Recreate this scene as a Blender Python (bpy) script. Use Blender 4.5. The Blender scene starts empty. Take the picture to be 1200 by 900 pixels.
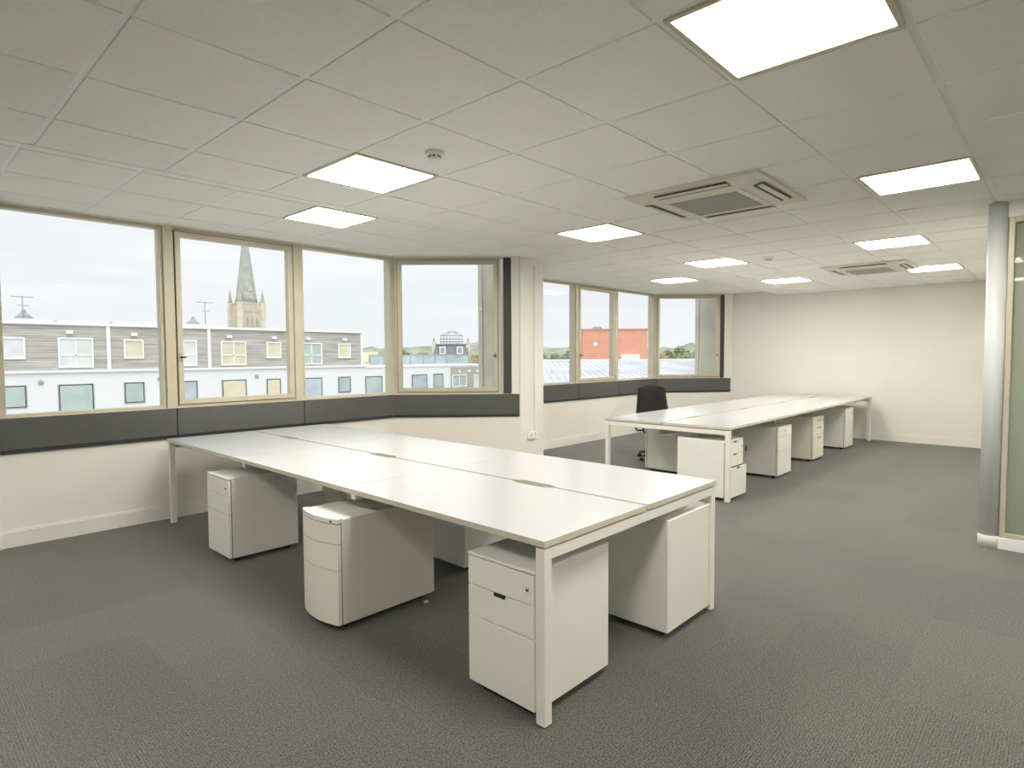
import bpy, bmesh, math, random
from mathutils import Vector, Matrix
random.seed(7)
S = bpy.context.scene
COL = S.collection
PI = math.pi

# ------------------------------------------------------------------ camera
yaw, pitch, roll = .8181, -.0474, -.0050
cy_, sy_ = math.cos(yaw), math.sin(yaw)
M3 = Matrix(((cy_, sy_, 0), (-sy_, cy_, 0), (0, 0, 1)))
fw = M3 @ Vector((0, math.cos(pitch), math.sin(pitch)))
up0 = M3 @ Vector((0, -math.sin(pitch), math.cos(pitch)))
rt0 = M3 @ Vector((1, 0, 0))
rt = math.cos(roll) * rt0 + math.sin(roll) * up0
up = -math.sin(roll) * rt0 + math.cos(roll) * up0
CAM = Vector((-2.39405, -1.02141, 1.4393))
cd = bpy.data.cameras.new('camera'); cam = bpy.data.objects.new('camera', cd); COL.objects.link(cam)
cd.sensor_width = 36; cd.lens = 700.14 / 1200 * 36; cd.clip_end = 900; cd.clip_start = .05
cam.matrix_world = Matrix(((rt.x, up.x, -fw.x, CAM.x), (rt.y, up.y, -fw.y, CAM.y), (rt.z, up.z, -fw.z, CAM.z), (0, 0, 0, 1)))
S.camera = cam
S.view_settings.view_transform = 'Standard'; S.view_settings.look = 'None'
S.view_settings.exposure = .14; S.view_settings.gamma = 1; S.view_settings.use_curve_mapping = False

# ------------------------------------------------------------------ sky
SKY_H, SKY_Z = .89, 2.1        # overcast: brighter overhead than at the horizon
w = bpy.data.worlds.new('overcast_sky'); S.world = w; w.use_nodes = True
nt = w.node_tree; nt.nodes.clear()
def N(t, **k):
    n = nt.nodes.new(t)
    for a, b in k.items(): setattr(n, a, b)
    return n
out = N('ShaderNodeOutputWorld'); bg = N('ShaderNodeBackground'); tc = N('ShaderNodeTexCoord')
sep = N('ShaderNodeSeparateXYZ'); nt.links.new(tc.outputs['Generated'], sep.inputs[0])
mr = N('ShaderNodeMapRange'); nt.links.new(sep.outputs['Z'], mr.inputs[0])
mr.inputs[1].default_value = .45; mr.inputs[2].default_value = 1; mr.inputs[3].default_value = SKY_H; mr.inputs[4].default_value = SKY_Z
mp = N('ShaderNodeMapping'); nt.links.new(tc.outputs['Generated'], mp.inputs[0]); mp.inputs['Scale'].default_value = (1.2, 1.2, 9)
ns = N('ShaderNodeTexNoise'); nt.links.new(mp.outputs[0], ns.inputs[0]); ns.inputs['Scale'].default_value = 2.2; ns.inputs['Detail'].default_value = 6
cr = N('ShaderNodeValToRGB'); nt.links.new(ns.outputs[0], cr.inputs[0])
cr.color_ramp.elements[0].position = .30; cr.color_ramp.elements[0].color = (.90, .925, .965, 1)
cr.color_ramp.elements[1].position = .70; cr.color_ramp.elements[1].color = (1.0, 1.01, 1.03, 1)
nt.links.new(cr.outputs[0], bg.inputs[0]); nt.links.new(mr.outputs[0], bg.inputs[1]); nt.links.new(bg.outputs[0], out.inputs[0])
sd = bpy.data.lights.new('facade_fill_sun', 'SUN'); sd.energy = 1.1; sd.angle = math.radians(60); sd.color = (1, .98, .95)  # added broad lamp, brightens the facades opposite under the overcast
so = bpy.data.objects.new('facade_fill_sun', sd); COL.objects.link(so)
so.rotation_euler = Vector((-.25, -1, .95)).to_track_quat('Z', 'Y').to_euler(); so.location = (0, -20, 30)
PANEL_L = 32.0                   # luminance of the ceiling light panels

# ------------------------------------------------------------------ materials
MATS = {}
def mat(name, col, rough=.6, metal=0, noise=None, bump=None, spec=.5, emit=None, alpha=None, coat=0):
    if name in MATS: return MATS[name]
    m = bpy.data.materials.new(name); m.use_nodes = True; t = m.node_tree
    b = t.nodes['Principled BSDF']
    b.inputs['Base Color'].default_value = (*col, 1); b.inputs['Roughness'].default_value = rough
    b.inputs['Metallic'].default_value = metal; b.inputs['Specular IOR Level'].default_value = spec
    if coat: b.inputs['Coat Weight'].default_value = coat; b.inputs['Coat Roughness'].default_value = .12
    if emit: b.inputs['Emission Color'].default_value = (*emit[0], 1); b.inputs['Emission Strength'].default_value = emit[1]
    tcn = t.nodes.new('ShaderNodeTexCoord')
    if noise:
        sc, amt = noise[0], noise[1]
        n = t.nodes.new('ShaderNodeTexNoise'); n.inputs['Scale'].default_value = sc; n.inputs['Detail'].default_value = 4
        t.links.new(tcn.outputs['Object'], n.inputs[0])
        r = t.nodes.new('ShaderNodeValToRGB'); t.links.new(n.outputs[0], r.inputs[0])
        r.color_ramp.elements[0].position = .3; r.color_ramp.elements[1].position = .7
        r.color_ramp.elements[0].color = (*[c * (1 - amt) for c in col], 1)
        r.color_ramp.elements[1].color = (*[min(1, c * (1 + amt)) for c in col], 1)
        t.links.new(r.outputs[0], b.inputs['Base Color'])
    if bump:
        n = t.nodes.new('ShaderNodeTexNoise'); n.inputs['Scale'].default_value = bump[0]; n.inputs['Detail'].default_value = 3
        t.links.new(tcn.outputs['Object'], n.inputs[0])
        bp = t.nodes.new('ShaderNodeBump'); bp.inputs['Strength'].default_value = bump[1]; bp.inputs['Distance'].default_value = bump[2]
        t.links.new(n.outputs[0], bp.inputs['Height']); t.links.new(bp.outputs[0], b.inputs['Normal'])
    MATS[name] = m
    return m
def glass_mat(name, tint, rough=0.0, refl=1.0):
    m = bpy.data.materials.new(name); m.use_nodes = True; t = m.node_tree; t.nodes.clear()
    o = t.nodes.new('ShaderNodeOutputMaterial'); mx = t.nodes.new('ShaderNodeMixShader')
    tr = t.nodes.new('ShaderNodeBsdfTransparent'); tr.inputs[0].default_value = (*tint, 1)
    g = t.nodes.new('ShaderNodeBsdfGlossy'); g.inputs['Roughness'].default_value = rough
    fr = t.nodes.new('ShaderNodeFresnel'); fr.inputs[0].default_value = 1.5
    ml = t.nodes.new('ShaderNodeMath'); ml.operation = 'MULTIPLY'; ml.inputs[1].default_value = refl
    t.links.new(fr.outputs[0], ml.inputs[0]); t.links.new(ml.outputs[0], mx.inputs[0])
    t.links.new(tr.outputs[0], mx.inputs[1]); t.links.new(g.outputs[0], mx.inputs[2]); t.links.new(mx.outputs[0], o.inputs[0])
    MATS[name] = m
    return m
WALL = mat('wall_paint', (.81, .795, .735), .85, noise=(1.5, .015), bump=(60, .05, .002), spec=.3)
SKIRT = mat('skirting_paint', (.82, .805, .755), .55)
TILE = mat('ceiling_tile', (.94, .93, .88), .95, noise=(90, .03), bump=(200, .12, .001), spec=.2)
BAR = mat('ceiling_bar', (.95, .95, .94), .5)
DARK = mat('charcoal_panel', (.092, .096, .094), .42, noise=(8, .06))
DARKER = mat('charcoal_strip', (.05, .05, .053), .5)
FRAME = mat('anodised_frame', (.56, .52, .41), .42, metal=.15, noise=(6, .05))
GASKET = mat('gasket', (.05, .055, .045), .7)
BLACK = mat('black_plastic', (.012, .012, .012), .45)
FABRIC = mat('black_fabric', (.016, .016, .015), .9, noise=(300, .3), bump=(400, .3, .001))
CHROME = mat('steel', (.6, .6, .6), .25, metal=1)
DTOP = mat('desk_white', (.53, .55, .565), .28, noise=(3, .01), coat=.35)
DEDGE = mat('desk_edge', (.64, .60, .50), .45)
DFRAME = mat('desk_frame', (.86, .85, .79), .4)
PED = mat('pedestal_white', (.86, .86, .80), .42, noise=(2, .015))
PEDC = mat('pedestal_cream', (.85, .82, .74), .42, noise=(2, .015))
SHADOWGAP = mat('drawer_gap', (.12, .11, .09), .8)
PLAS = mat('white_plastic', (.90, .89, .85), .4)
AC = mat('unit_cream', (.74, .71, .60), .45)
GLASS = glass_mat('window_glass', (.985, .995, .99), refl=.02)
PGLASS = glass_mat('partition_glass', (.84, .89, .82), refl=1.3)
def carpet():
    m = bpy.data.materials.new('carpet_tiles'); m.use_nodes = True; t = m.node_tree; b = t.nodes['Principled BSDF']; L = t.links
    tc = t.nodes.new('ShaderNodeTexCoord'); s = t.nodes.new('ShaderNodeSeparateXYZ'); L.new(tc.outputs['Object'], s.inputs[0])
    def math_(op, a, v=None, bb=None):
        n = t.nodes.new('ShaderNodeMath'); n.operation = op
        if hasattr(a, 'is_output'): L.new(a, n.inputs[0])
        else: n.inputs[0].default_value = a
        if bb is not None: L.new(bb, n.inputs[1])
        elif v is not None: n.inputs[1].default_value = v
        return n.outputs[0]
    fx = math_('FLOOR', math_('DIVIDE', s.outputs['X'], .5)); fy = math_('FLOOR', math_('DIVIDE', s.outputs['Y'], .5))
    cmb = t.nodes.new('ShaderNodeCombineXYZ'); L.new(fx, cmb.inputs[0]); L.new(fy, cmb.inputs[1])
    wn = t.nodes.new('ShaderNodeTexWhiteNoise'); L.new(cmb.outputs[0], wn.inputs[0])
    n1 = t.nodes.new('ShaderNodeTexNoise'); n1.inputs['Scale'].default_value = 150; n1.inputs['Detail'].default_value = 3; L.new(tc.outputs['Object'], n1.inputs[0])
    n2 = t.nodes.new('ShaderNodeTexNoise'); n2.inputs['Scale'].default_value = 1.1; n2.inputs['Detail'].default_value = 3; L.new(tc.outputs['Object'], n2.inputs[0])
    v1 = t.nodes.new('ShaderNodeTexVoronoi'); v1.inputs['Scale'].default_value = 170; L.new(tc.outputs['Object'], v1.inputs[0])
    a = math_('ADD', math_('MULTIPLY', n1.outputs[0], 2.2), -.62)
    a = math_('ADD', a, bb=math_('MULTIPLY', v1.outputs['Distance'], .35))
    a = math_('ADD', a, bb=math_('MULTIPLY', math_('SUBTRACT', wn.outputs[0], .5), .10))
    a = math_('ADD', a, bb=math_('MULTIPLY', math_('SUBTRACT', n2.outputs[0], .5), .16))
    sel = math_('GREATER_THAN', wn.outputs[0], .45)
    cx = math_('MULTIPLY', s.outputs['X'], bb=sel); cyy = math_('MULTIPLY', s.outputs['Y'], bb=math_('SUBTRACT', 1.0, bb=sel))
    rib = math_('SINE', math_('MULTIPLY', math_('ADD', cx, bb=cyy), 2 * PI / .0105))
    a = math_('ADD', a, bb=math_('MULTIPLY', rib, .10))
    r = t.nodes.new('ShaderNodeValToRGB'); L.new(a, r.inputs[0])
    r.color_ramp.elements[0].position = .25; r.color_ramp.elements[0].color = (.012, .015, .014, 1)
    r.color_ramp.elements[1].position = 1.0; r.color_ramp.elements[1].color = (.145, .149, .126, 1)
    L.new(r.outputs[0], b.inputs['Base Color']); b.inputs['Roughness'].default_value = .95; b.inputs['Specular IOR Level'].default_value = .25
    b.inputs['Sheen Weight'].default_value = .3
    bp = t.nodes.new('ShaderNodeBump'); bp.inputs['Strength'].default_value = .5; bp.inputs['Distance'].default_value = .003
    L.new(n1.outputs[0], bp.inputs['Height']); L.new(bp.outputs[0], b.inputs['Normal'])
    return m
CARPET = carpet()
def frost(m):
    t = m.node_tree; o = [n for n in t.nodes if n.type == 'OUTPUT_MATERIAL'][0]; src = o.inputs[0].links[0].from_socket
    d = t.nodes.new('ShaderNodeBsdfTranslucent'); d.inputs[0].default_value = (.62, .68, .58, 1)
    e = t.nodes.new('ShaderNodeBsdfDiffuse'); e.inputs[0].default_value = (.50, .55, .46, 1)
    a = t.nodes.new('ShaderNodeMixShader'); a.inputs[0].default_value = .5; t.links.new(d.outputs[0], a.inputs[1]); t.links.new(e.outputs[0], a.inputs[2])
    b = t.nodes.new('ShaderNodeMixShader'); b.inputs[0].default_value = .62; t.links.new(src, b.inputs[1]); t.links.new(a.outputs[0], b.inputs[2]); t.links.new(b.outputs[0], o.inputs[0])
frost(PGLASS)
def lamp_mat():
    return mat('light_diffuser', (.9, .88, .84), .5, emit=((1, .935, .84), PANEL_L))
DIFF = lamp_mat()

# ------------------------------------------------------------------ mesh helpers
class MB:
    """collects shapes, then links them as ONE mesh object"""
    def __init__(s): s.bm = bmesh.new(); s.mats = []
    def mi(s, m):
        if m not in s.mats: s.mats.append(m)
        return s.mats.index(m)
    def _fin(s, faces, m):
        if m is not None:
            k = s.mi(m)
            for f in faces: f.material_index = k
    def box(s, a, b, m=None, bev=0, seg=1, mx=None):
        lo = [min(a[i], b[i]) for i in range(3)]; hi = [max(a[i], b[i]) for i in range(3)]
        v = [s.bm.verts.new((x, y, z)) for x in (lo[0], hi[0]) for y in (lo[1], hi[1]) for z in (lo[2], hi[2])]
        F = [s.bm.faces.new([v[i] for i in q]) for q in ((0, 1, 3, 2), (4, 6, 7, 5), (0, 4, 5, 1), (2, 3, 7, 6), (0, 2, 6, 4), (1, 5, 7, 3))]
        s._fin(F, m)
        if bev:
            e = {x for f in F for x in f.edges}
            r = bmesh.ops.bevel(s.bm, geom=list(e), offset=bev, segments=seg, affect='EDGES', profile=.5)
            s._fin(r['faces'], m); v = list({x for f in r['faces'] for x in f.verts} | {x for x in v if x.is_valid})
        if mx is not None:
            for x in v: x.co = mx @ x.co
        return s
    def prism(s, pts, z0, z1, m=None, side=None, mx=None):
        a = [s.bm.verts.new((p[0], p[1], z0)) for p in pts]; b = [s.bm.verts.new((p[0], p[1], z1)) for p in pts]
        n = len(pts); F = [s.bm.faces.new(a[::-1]), s.bm.faces.new(b)]
        s._fin(F, m)
        G = [s.bm.faces.new((a[i], a[(i + 1) % n], b[(i + 1) % n], b[i])) for i in range(n)]
        s._fin(G, side or m)
        if mx is not None:
            for x in a + b: x.co = mx @ x.co
        return s
    def lathe(s, prof, seg=24, c=(0, 0, 0), m=None, mx=None, caps=True):
        rings = []
        for r, z in prof:
            rings.append([s.bm.verts.new((c[0] + r * math.cos(2 * PI * k / seg), c[1] + r * math.sin(2 * PI * k / seg), c[2] + z)) for k in range(seg)])
        F = []
        for i in range(len(rings) - 1):
            for k in range(seg):
                F.append(s.bm.faces.new((rings[i][k], rings[i][(k + 1) % seg], rings[i + 1][(k + 1) % seg], rings[i + 1][k])))
        for f in F: f.smooth = True
        if caps: F.append(s.bm.faces.new(rings[0][::-1])); F.append(s.bm.faces.new(rings[-1]))
        s._fin(F, m)
        if mx is not None:
            for r_ in rings:
                for x in r_: x.co = mx @ x.co
        return s
    def tube(s, pts, r, seg=10, m=None):
        pts = [Vector(p) for p in pts]; rings = []; prev = None
        for i, p in enumerate(pts):
            d = (pts[min(i + 1, len(pts) - 1)] - pts[max(i - 1, 0)]).normalized()
            if prev is None: u = d.orthogonal().normalized()
            else: u = (prev - d * prev.dot(d)).normalized()
            prev = u; v = d.cross(u); rr = r[i] if isinstance(r, (list, tuple)) else r
            rings.append([s.bm.verts.new(p + (u * math.cos(2 * PI * k / seg) + v * math.sin(2 * PI * k / seg)) * rr) for k in range(seg)])
        F = []
        for i in range(len(rings) - 1):
            for k in range(seg):
                f = s.bm.faces.new((rings[i][k], rings[i][(k + 1) % seg], rings[i + 1][(k + 1) % seg], rings[i + 1][k])); f.smooth = True; F.append(f)
        F.append(s.bm.faces.new(rings[0][::-1])); F.append(s.bm.faces.new(rings[-1])); s._fin(F, m)
        return s
    def build(s, name, m=None, parent=None, loc=None):
        me = bpy.data.meshes.new(name)
        bmesh.ops.recalc_face_normals(s.bm, faces=s.bm.faces)
        s.bm.to_mesh(me); s.bm.free()
        if m is not None and not s.mats: me.materials.append(m)
        else:
            for x in s.mats: me.materials.append(x)
        o = bpy.data.objects.new(name, me); COL.objects.link(o)
        if parent is not None: o.parent = parent
        if loc is not None: o.location = loc
        return o
def tag(o, label=None, cat=None, group=None, kind=None):
    if label: o['label'] = label
    if cat: o['category'] = cat
    if group: o['group'] = group
    if kind: o['kind'] = kind
    return o
def thing(name, label, cat, loc=(0, 0, 0), rz=0, group=None, kind=None):
    o = bpy.data.objects.new(name, None); COL.objects.link(o); o.location = loc; o.rotation_euler = (0, 0, rz)
    o.empty_display_size = .1
    return tag(o, label, cat, group, kind)
def dup(root, loc, rz=None, label=None, group=None):
    r = root.copy(); COL.objects.link(r); r.location = loc
    if rz is not None: r.rotation_euler = (0, 0, rz)
    if label: r['label'] = label
    if group: r['group'] = group
    def rec(a, b):
        for ch in a.children:
            c = ch.copy(); COL.objects.link(c); c.parent = b; rec(ch, c)
    rec(root, r)
    return r
def structure(o, label=None, cat=None): return tag(o, label, cat, kind='structure')

# ------------------------------------------------------------------ room shell
HC, HU = 2.5287, 2.612       # main ceiling, raised strip by the windows
YW = 4.84                    # inner face of the low window wall
YG = 4.90                    # plane of the window frames
STEP = 2.925                 # where the main ceiling ends and the raised strip starts
XB, XL, YR = 9.04, -5.4, -4.2
SILL, HEAD = .98, 2.60
structure(MB().box((XL - .3, YR - .3, -.25), (XB + .3, 4.96, 0), CARPET).build('floor'), 'dark grey loop pile carpet tiles across the office floor', 'floor')
# the plan outline of the window side, left to right
P0, P1, P2, P3_ = (-2.86, 3.76), (-1.78, YW), (1.80, YW), (2.86, 3.76)
Q0, Q1_, Q2_, Q3_ = (3.30, 3.78), (4.30, YW), (7.92, YW), (9.04, 3.80)
def wallrun(mb, a, b, z0, z1, th, m):
    a = Vector((*a, 0)); b = Vector((*b, 0)); d = (b - a).normalized(); n = Vector((-d.y, d.x, 0)) * th
    mb.prism([a, b, b + n, a + n], z0, z1, m)
mb = MB()
for a, b in ((P0, P1), (P1, P2), (P2, P3_), (Q0, Q1_), (Q1_, Q2_), (Q2_, Q3_)):
    wallrun(mb, a, b, 0, SILL, .14, WALL)
    wallrun(mb, a, b, HEAD, 2.85, .14, WALL)
structure(mb.build('wall_window'), 'low cream wall under the bay windows', 'wall')
structure(MB().box((2.865, 3.765, 0), (3.29, 4.02, 2.85), WALL, bev=.004).build('wall_pillar'), 'cream pillar between the two window bays', 'wall')
structure(MB().box((-3.30, 3.765, 0), (-2.865, 4.02, 2.85), WALL).build('wall_pillar_left'), 'cream pillar left of the near window bay', 'wall')
structure(MB().box((XB, YR - .2, -.2), (XB + .2, 3.93, 2.85), WALL).build('wall_back'), 'plain cream end wall behind the far desk bench', 'wall')
structure(MB().box((XL - .2, YR - .2, -.2), (XL, 4.2, 2.85), WALL).build('wall_left'), 'plain cream wall at the left end of the office', 'wall')
structure(MB().box((XL, YR - .2, -.2), (XB, YR, 2.85), WALL).build('wall_rear'), 'plain cream wall behind the photographer', 'wall')
structure(MB().box((XL, 3.80, 0), (-3.30, 4.0, 2.85), WALL).build('wall_front_left'), 'plain cream wall beyond the left pillar', 'wall')
# skirting boards follow the walls
def skirt(name, pts, label):
    mb = MB()
    for a, b in zip(pts[:-1], pts[1:]):
        a = Vector((*a, 0)); b = Vector((*b, 0)); d = (b - a).normalized(); n = Vector((d.y, -d.x, 0))
        mb.prism([a - d * .004, b + d * .004, b + n * .016 + d * .004, a + n * .016 - d * .004], 0, .118, SKIRT)
        mb.prism([a - d * .002, b + d * .002, b + n * .010 + d * .002, a + n * .010 - d * .002], .118, .132, SKIRT)
    structure(mb.build(name), label, 'skirting board')
skirt('baseboard_window', [P0, P1, P2, P3_], 'cream skirting under the near window bay')
skirt('baseboard_window_far', [Q0, Q1_, Q2_, (9.02, 3.80)], 'cream skirting under the far window bay')
skirt('baseboard_pillar', [(2.865, 3.765), (3.29, 3.765), (3.29, 3.80)], 'cream skirting round the pillar between the bays')
skirt('baseboard_back', [(XB, 3.78), (XB, -.62)], 'cream skirting along the end wall')

# ceiling: tiles drop a little below recessed bars
T = .6
LIGHTS = [(-1, -1), (3, -1), (7, 0), (11, 0), (-1, 3), (3, 3), (7, 3), (11, 3), (-5, -1), (-5, 3), (-1, -5), (3, -5), (7, -4), (13, -5)]
ULIGHTS = [(0, 5.5), (10, 5.5)]
holes = set(LIGHTS) | {(2, 1), (10, 1)}
mb = MB()
i0, i1 = math.floor(XL / T), math.ceil(XB / T)
for i in range(i0, i1):
    for j in range(math.floor(YR / T), 5):
        if (i, j) in holes: continue
        xa, xb = max(i * T + .013, XL), min((i + 1) * T - .013, XB)
        ya, yb = max(j * T + .013, YR), min((j + 1) * T - .013, STEP - .03)
        if xb - xa < .03 or yb - ya < .03: continue
        mb.box((xa, ya, HC), (xb, yb, HC + .012), TILE, bev=.002)
structure(mb.build('ceiling'), 'suspended ceiling of square off white tiles', 'ceiling')
mb = MB().box((XL, YR, HC + .006), (XB, STEP, HC + .06), BAR)
# edge trim of the lower ceiling at the step
mb.box((XL, STEP - .024, HC - .001), (XB, STEP, HU + .06), BAR)
structure(mb.build('ceiling_grid'), 'white ceiling grid bars between the tiles', 'ceiling')
def clip(poly, a, b, c):
    """keep the part of a plan polygon where a*x + b*y <= c"""
    o = []
    for k in range(len(poly)):
        p, q = poly[k], poly[(k + 1) % len(poly)]
        dp, dq = a * p[0] + b * p[1] - c, a * q[0] + b * q[1] - c
        if dp <= 0: o.append(p)
        if dp * dq < 0:
            t = dp / (dp - dq); o.append((p[0] + (q[0] - p[0]) * t, p[1] + (q[1] - p[1]) * t))
    return o
YM = 3.84
REG = [[(0, 1, YM)],
       [(0, -1, -YM), (0, 1, 4.97), (1, 1, 6.78), (-1, 1, 6.78)],
       [(0, -1, -YM), (0, 1, 4.97), (1, 1, 12.98), (-1, 1, .68)]]
def pieces(x0, x1, y0, y1):
    for reg in REG:
        p = [(x0, y0), (x1, y0), (x1, y1), (x0, y1)]
        for h in reg:
            if len(p) > 2: p = clip(p, *h)
        if len(p) > 2 and abs(sum(p[k][0] * p[(k + 1) % len(p)][1] - p[(k + 1) % len(p)][0] * p[k][1] for k in range(len(p)))) > .004: yield p
mb = MB()
for i in range(i0, i1):
    for j in (4.5, 5.5, 6.5, 7.5):
        if (i, j) in ULIGHTS: continue
        xa, xb = max(i * T + .013, XL), min((i + 1) * T - .013, XB)
        ya, yb = max(j * T + .013, STEP + .02), min((j + 1) * T - .013, 5.02)
        if xb - xa < .03: continue
        for p in pieces(xa, xb, ya, yb): mb.prism(p, HU, HU + .012, TILE)
structure(mb.build('ceiling_strip'), 'raised strip of off white ceiling tiles beside the windows', 'ceiling')
mb = MB()
for p in pieces(XL, XB, STEP, 5.05): mb.prism(p, HU + .0045, HU + .06, BAR)
structure(mb.build('ceiling_strip_grid'), 'white grid bars of the raised ceiling strip', 'ceiling')
mb = MB()
for p in pieces(XL, XB, STEP, 5.05): mb.prism(p, 2.75, 2.95, WALL)
mb.box((XL - .3, YR - .3, 2.75), (XB + .3, STEP, 2.95), WALL)
structure(mb.build('ceiling_slab'), 'concrete slab above the ceiling tiles', 'ceiling')

# ------------------------------------------------------------------ windows
wn_ = [0]
def window(a, b, casement, label, z0=SILL, z1=HEAD, gap=.0):
    """one window light between plan points a and b"""
    wn_[0] += 1
    a = Vector((*a, 0)); b = Vector((*b, 0)); L = (b - a).length; ang = math.atan2((b - a).y, (b - a).x)
    r = thing('window_%d' % wn_[0], label, 'window', (a.x, a.y, z0), ang, kind='structure')
    H = z1 - z0; f = .030
    mb = MB()       # outer frame (local x along wall, y outwards)
    for p, q in (((0, -.035, 0), (L, .06, f)), ((0, -.035, H - f), (L, .06, H)), ((0, -.035, f), (f, .06, H - f)), ((L - f, -.035, f), (L, .06, H - f))):
        mb.box(p, q, FRAME, bev=.003)
    mb.build('window_frame', None, r)
    g0 = f
    if casement:
        s0, s1 = f + .004, .046
        g0 = s0 + s1
        mb = MB()
        for p, q in (((s0, -.052, s0), (L - s0, .02, g0)), ((s0, -.052, H - g0), (L - s0, .02, H - s0)), ((s0, -.052, g0), (g0, .02, H - g0)), ((L - g0, -.052, g0), (L - s0, .02, H - g0))):
            mb.box(p, q, FRAME, bev=.003)
        sash = mb.build('sash', None, r)
        mb = MB()
        for p, q in (((f - .003, -.036, f - .003), (L - f + .003, -.028, s0 + .002)), ((f - .003, -.036, H - s0 - .002), (L - f + .003, -.028, H - f + .003)),
                     ((f - .003, -.036, f), (s0 + .002, -.028, H - f)), ((L - s0 - .002, -.036, f), (L - f + .003, -.028, H - f))):
            mb.box(p, q, GASKET)
        mb.build('gasket', None, r)
        hx = s0 + s1 * .5 if casement == 'L' else L - s0 - s1 * .5
        mb = MB().box((hx - .012, -.062, H * .26), (hx + .012, -.052, H * .26 + .075), CHROME, bev=.002)
        sx = 1 if casement == 'L' else -1
        mb.box((hx - .006, -.085, H * .26 + .03), (hx + .006, -.062, H * .26 + .045), BLACK, bev=.002)
        mb.box((hx - .006, -.085, H * .26 + .03), (hx + sx * .035, -.075, H * .26 + .045), BLACK, bev=.002)
        mb.build('handle', None, r)
    MB().box((g0 - .004, -.006, g0 - .004), (L - g0 + .004, .006, H - g0 + .004), GLASS).build('pane', None, r)
    return r
def off(p, a, b, d):
    return p
def bay(c0, m1, m2, c1, dl, dr, names):
    """c0..c1 x of the straight run with mullions m1 m2; dl, dr the free ends of the diagonals"""
    e = .042
    window((c0 + .03, YG), (m1 - e, YG), None, names[0])
    window((m1 + e - .02, YG), (m2 - e + .02, YG), 'L', names[1])
    window((m2 + e, YG), (c1 - .03, YG), None, names[2])
    for (cx, d, nm, rev) in ((c0, dl, names[3], True), (c1, dr, names[4], False)):
        a = Vector((cx, YG)); b = Vector(d); u = (b - a).normalized()
        a2, b2 = a + u * .035, b
        if rev: window(b2, a2, 'L', nm)
        else: window(a2, b2, 'R', nm)
    for n, x in (('trim_mullion', m1), ('trim_mullion', m2)):
        structure(MB().box((x - e, YG - .055, SILL), (x + e, YG + .08, HEAD), FRAME, bev=.004).build(n), 'beige window mullion at the meeting of two panes', 'window post')
    for x, s in ((c0, 1), (c1, -1)):
        structure(MB().prism([(x - .05, YG - .05), (x + .05, YG - .05), (x + .06, YG + .08), (x - .06, YG + .08)], SILL, HEAD, FRAME).build('trim_corner_post'), 'beige corner post where the window bay turns', 'window post')
bay(-1.78, -.575, .635, 1.85, (-2.70, 3.98), (2.735, 3.965),
    ['large fixed pane at the left of the near bay, grey timber building outside', 'opening window with the church spire behind it', 'fixed pane between the spire window and the angled window',
     'angled window at the left end of the near bay', 'angled opening window beside the pillar'])
bay(4.36, 5.43, 6.58, 7.93, (3.42, 3.96), (8.85, 3.985),
    ['narrow fixed pane just right of the pillar', 'opening window with the red brick building outside', 'fixed pane right of the red building window',
     'angled window hidden behind the pillar', 'angled opening window next to the end wall'])
# dark vertical strips and casing panels under the windows
def seg_box(mb, a, b, z0, z1, d0, d1, m, bev=.0):
    """box along a->b; d0,d1 distances inwards (room side is right of the direction)"""
    a = Vector((*a, 0)); b = Vector((*b, 0)); u = (b - a); L = u.length; ang = math.atan2(u.y, u.x)
    mx = Matrix.Translation(a) @ Matrix.Rotation(ang, 4, 'Z')
    mb.box((0, -d1, z0), (L, -d0, z1), m, bev=bev, mx=mx)
def strip(a, b, label):
    mb = MB(); seg_box(mb, a, b, SILL, HEAD, -.05, .0, DARKER, .003)
    structure(mb.build('trim_strip'), label, 'trim')
    
strip((2.742, 3.925), (2.808, 3.859), 'charcoal vertical strip between angled window and pillar')
strip((8.857, 3.990), (8.925, 3.922), 'charcoal vertical strip between far angled window and end wall')
mb = MB(); seg_box(mb, (2.806, 3.852), (2.868, 3.79), SILL - .01, HC + .08, -.08, .012, WALL)
structure(mb.build('wall_reveal'), 'white return of wall beside the pillar', 'wall')
mb = MB(); seg_box(mb, (8.92, 3.92), (9.035, 3.805), SILL - .01, HC + .08, -.08, .012, WALL)
structure(mb.build('wall_reveal_far'), 'white return of wall beside the end wall', 'wall')
def casing(a, b, label, z0=.712, z1=.985):
    mb = MB()
    u = (Vector(b) - Vector(a)).normalized() * .003
    a2, b2 = Vector(a) + u, Vector(b) - u
    seg_box(mb, a2, b2, z0 + .03, z1, .0, .035, DARK, .004)
    seg_box(mb, a2, b2, z0, z0 + .03, .0, .018, DARKER, .002)  # set-back lower edge, shade under the panel put into its darker colour
    seg_box(mb, a2, b2, z1 - .004, z1 + .002, -.06, .03, FRAME)
    structure(mb.build('trim_casing'), label, 'window casing panel')
casing((-1.77, YW), (-.555, YW), 'charcoal casing panel under the large left pane')
casing((-.555, YW), (.66, YW), 'charcoal casing panel under the spire window')
casing((.66, YW), (1.79, YW), 'charcoal casing panel under the third pane of the near bay')
casing(P2, (2.86, 3.775), 'charcoal casing panel under the angled window, ending at the pillar')
casing(P0, P1, 'charcoal casing panel at the left end of the near bay')
casing(Q1_, (5.42, YW), 'charcoal casing panel just right of the pillar')
casing((5.42, YW), (6.58, YW), 'charcoal casing panel under the red building window')
casing((6.58, YW), (7.91, YW), 'charcoal casing panel behind the office chair')
casing(Q2_, (9.005, 3.835), 'charcoal casing panel under the far angled window')

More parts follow.
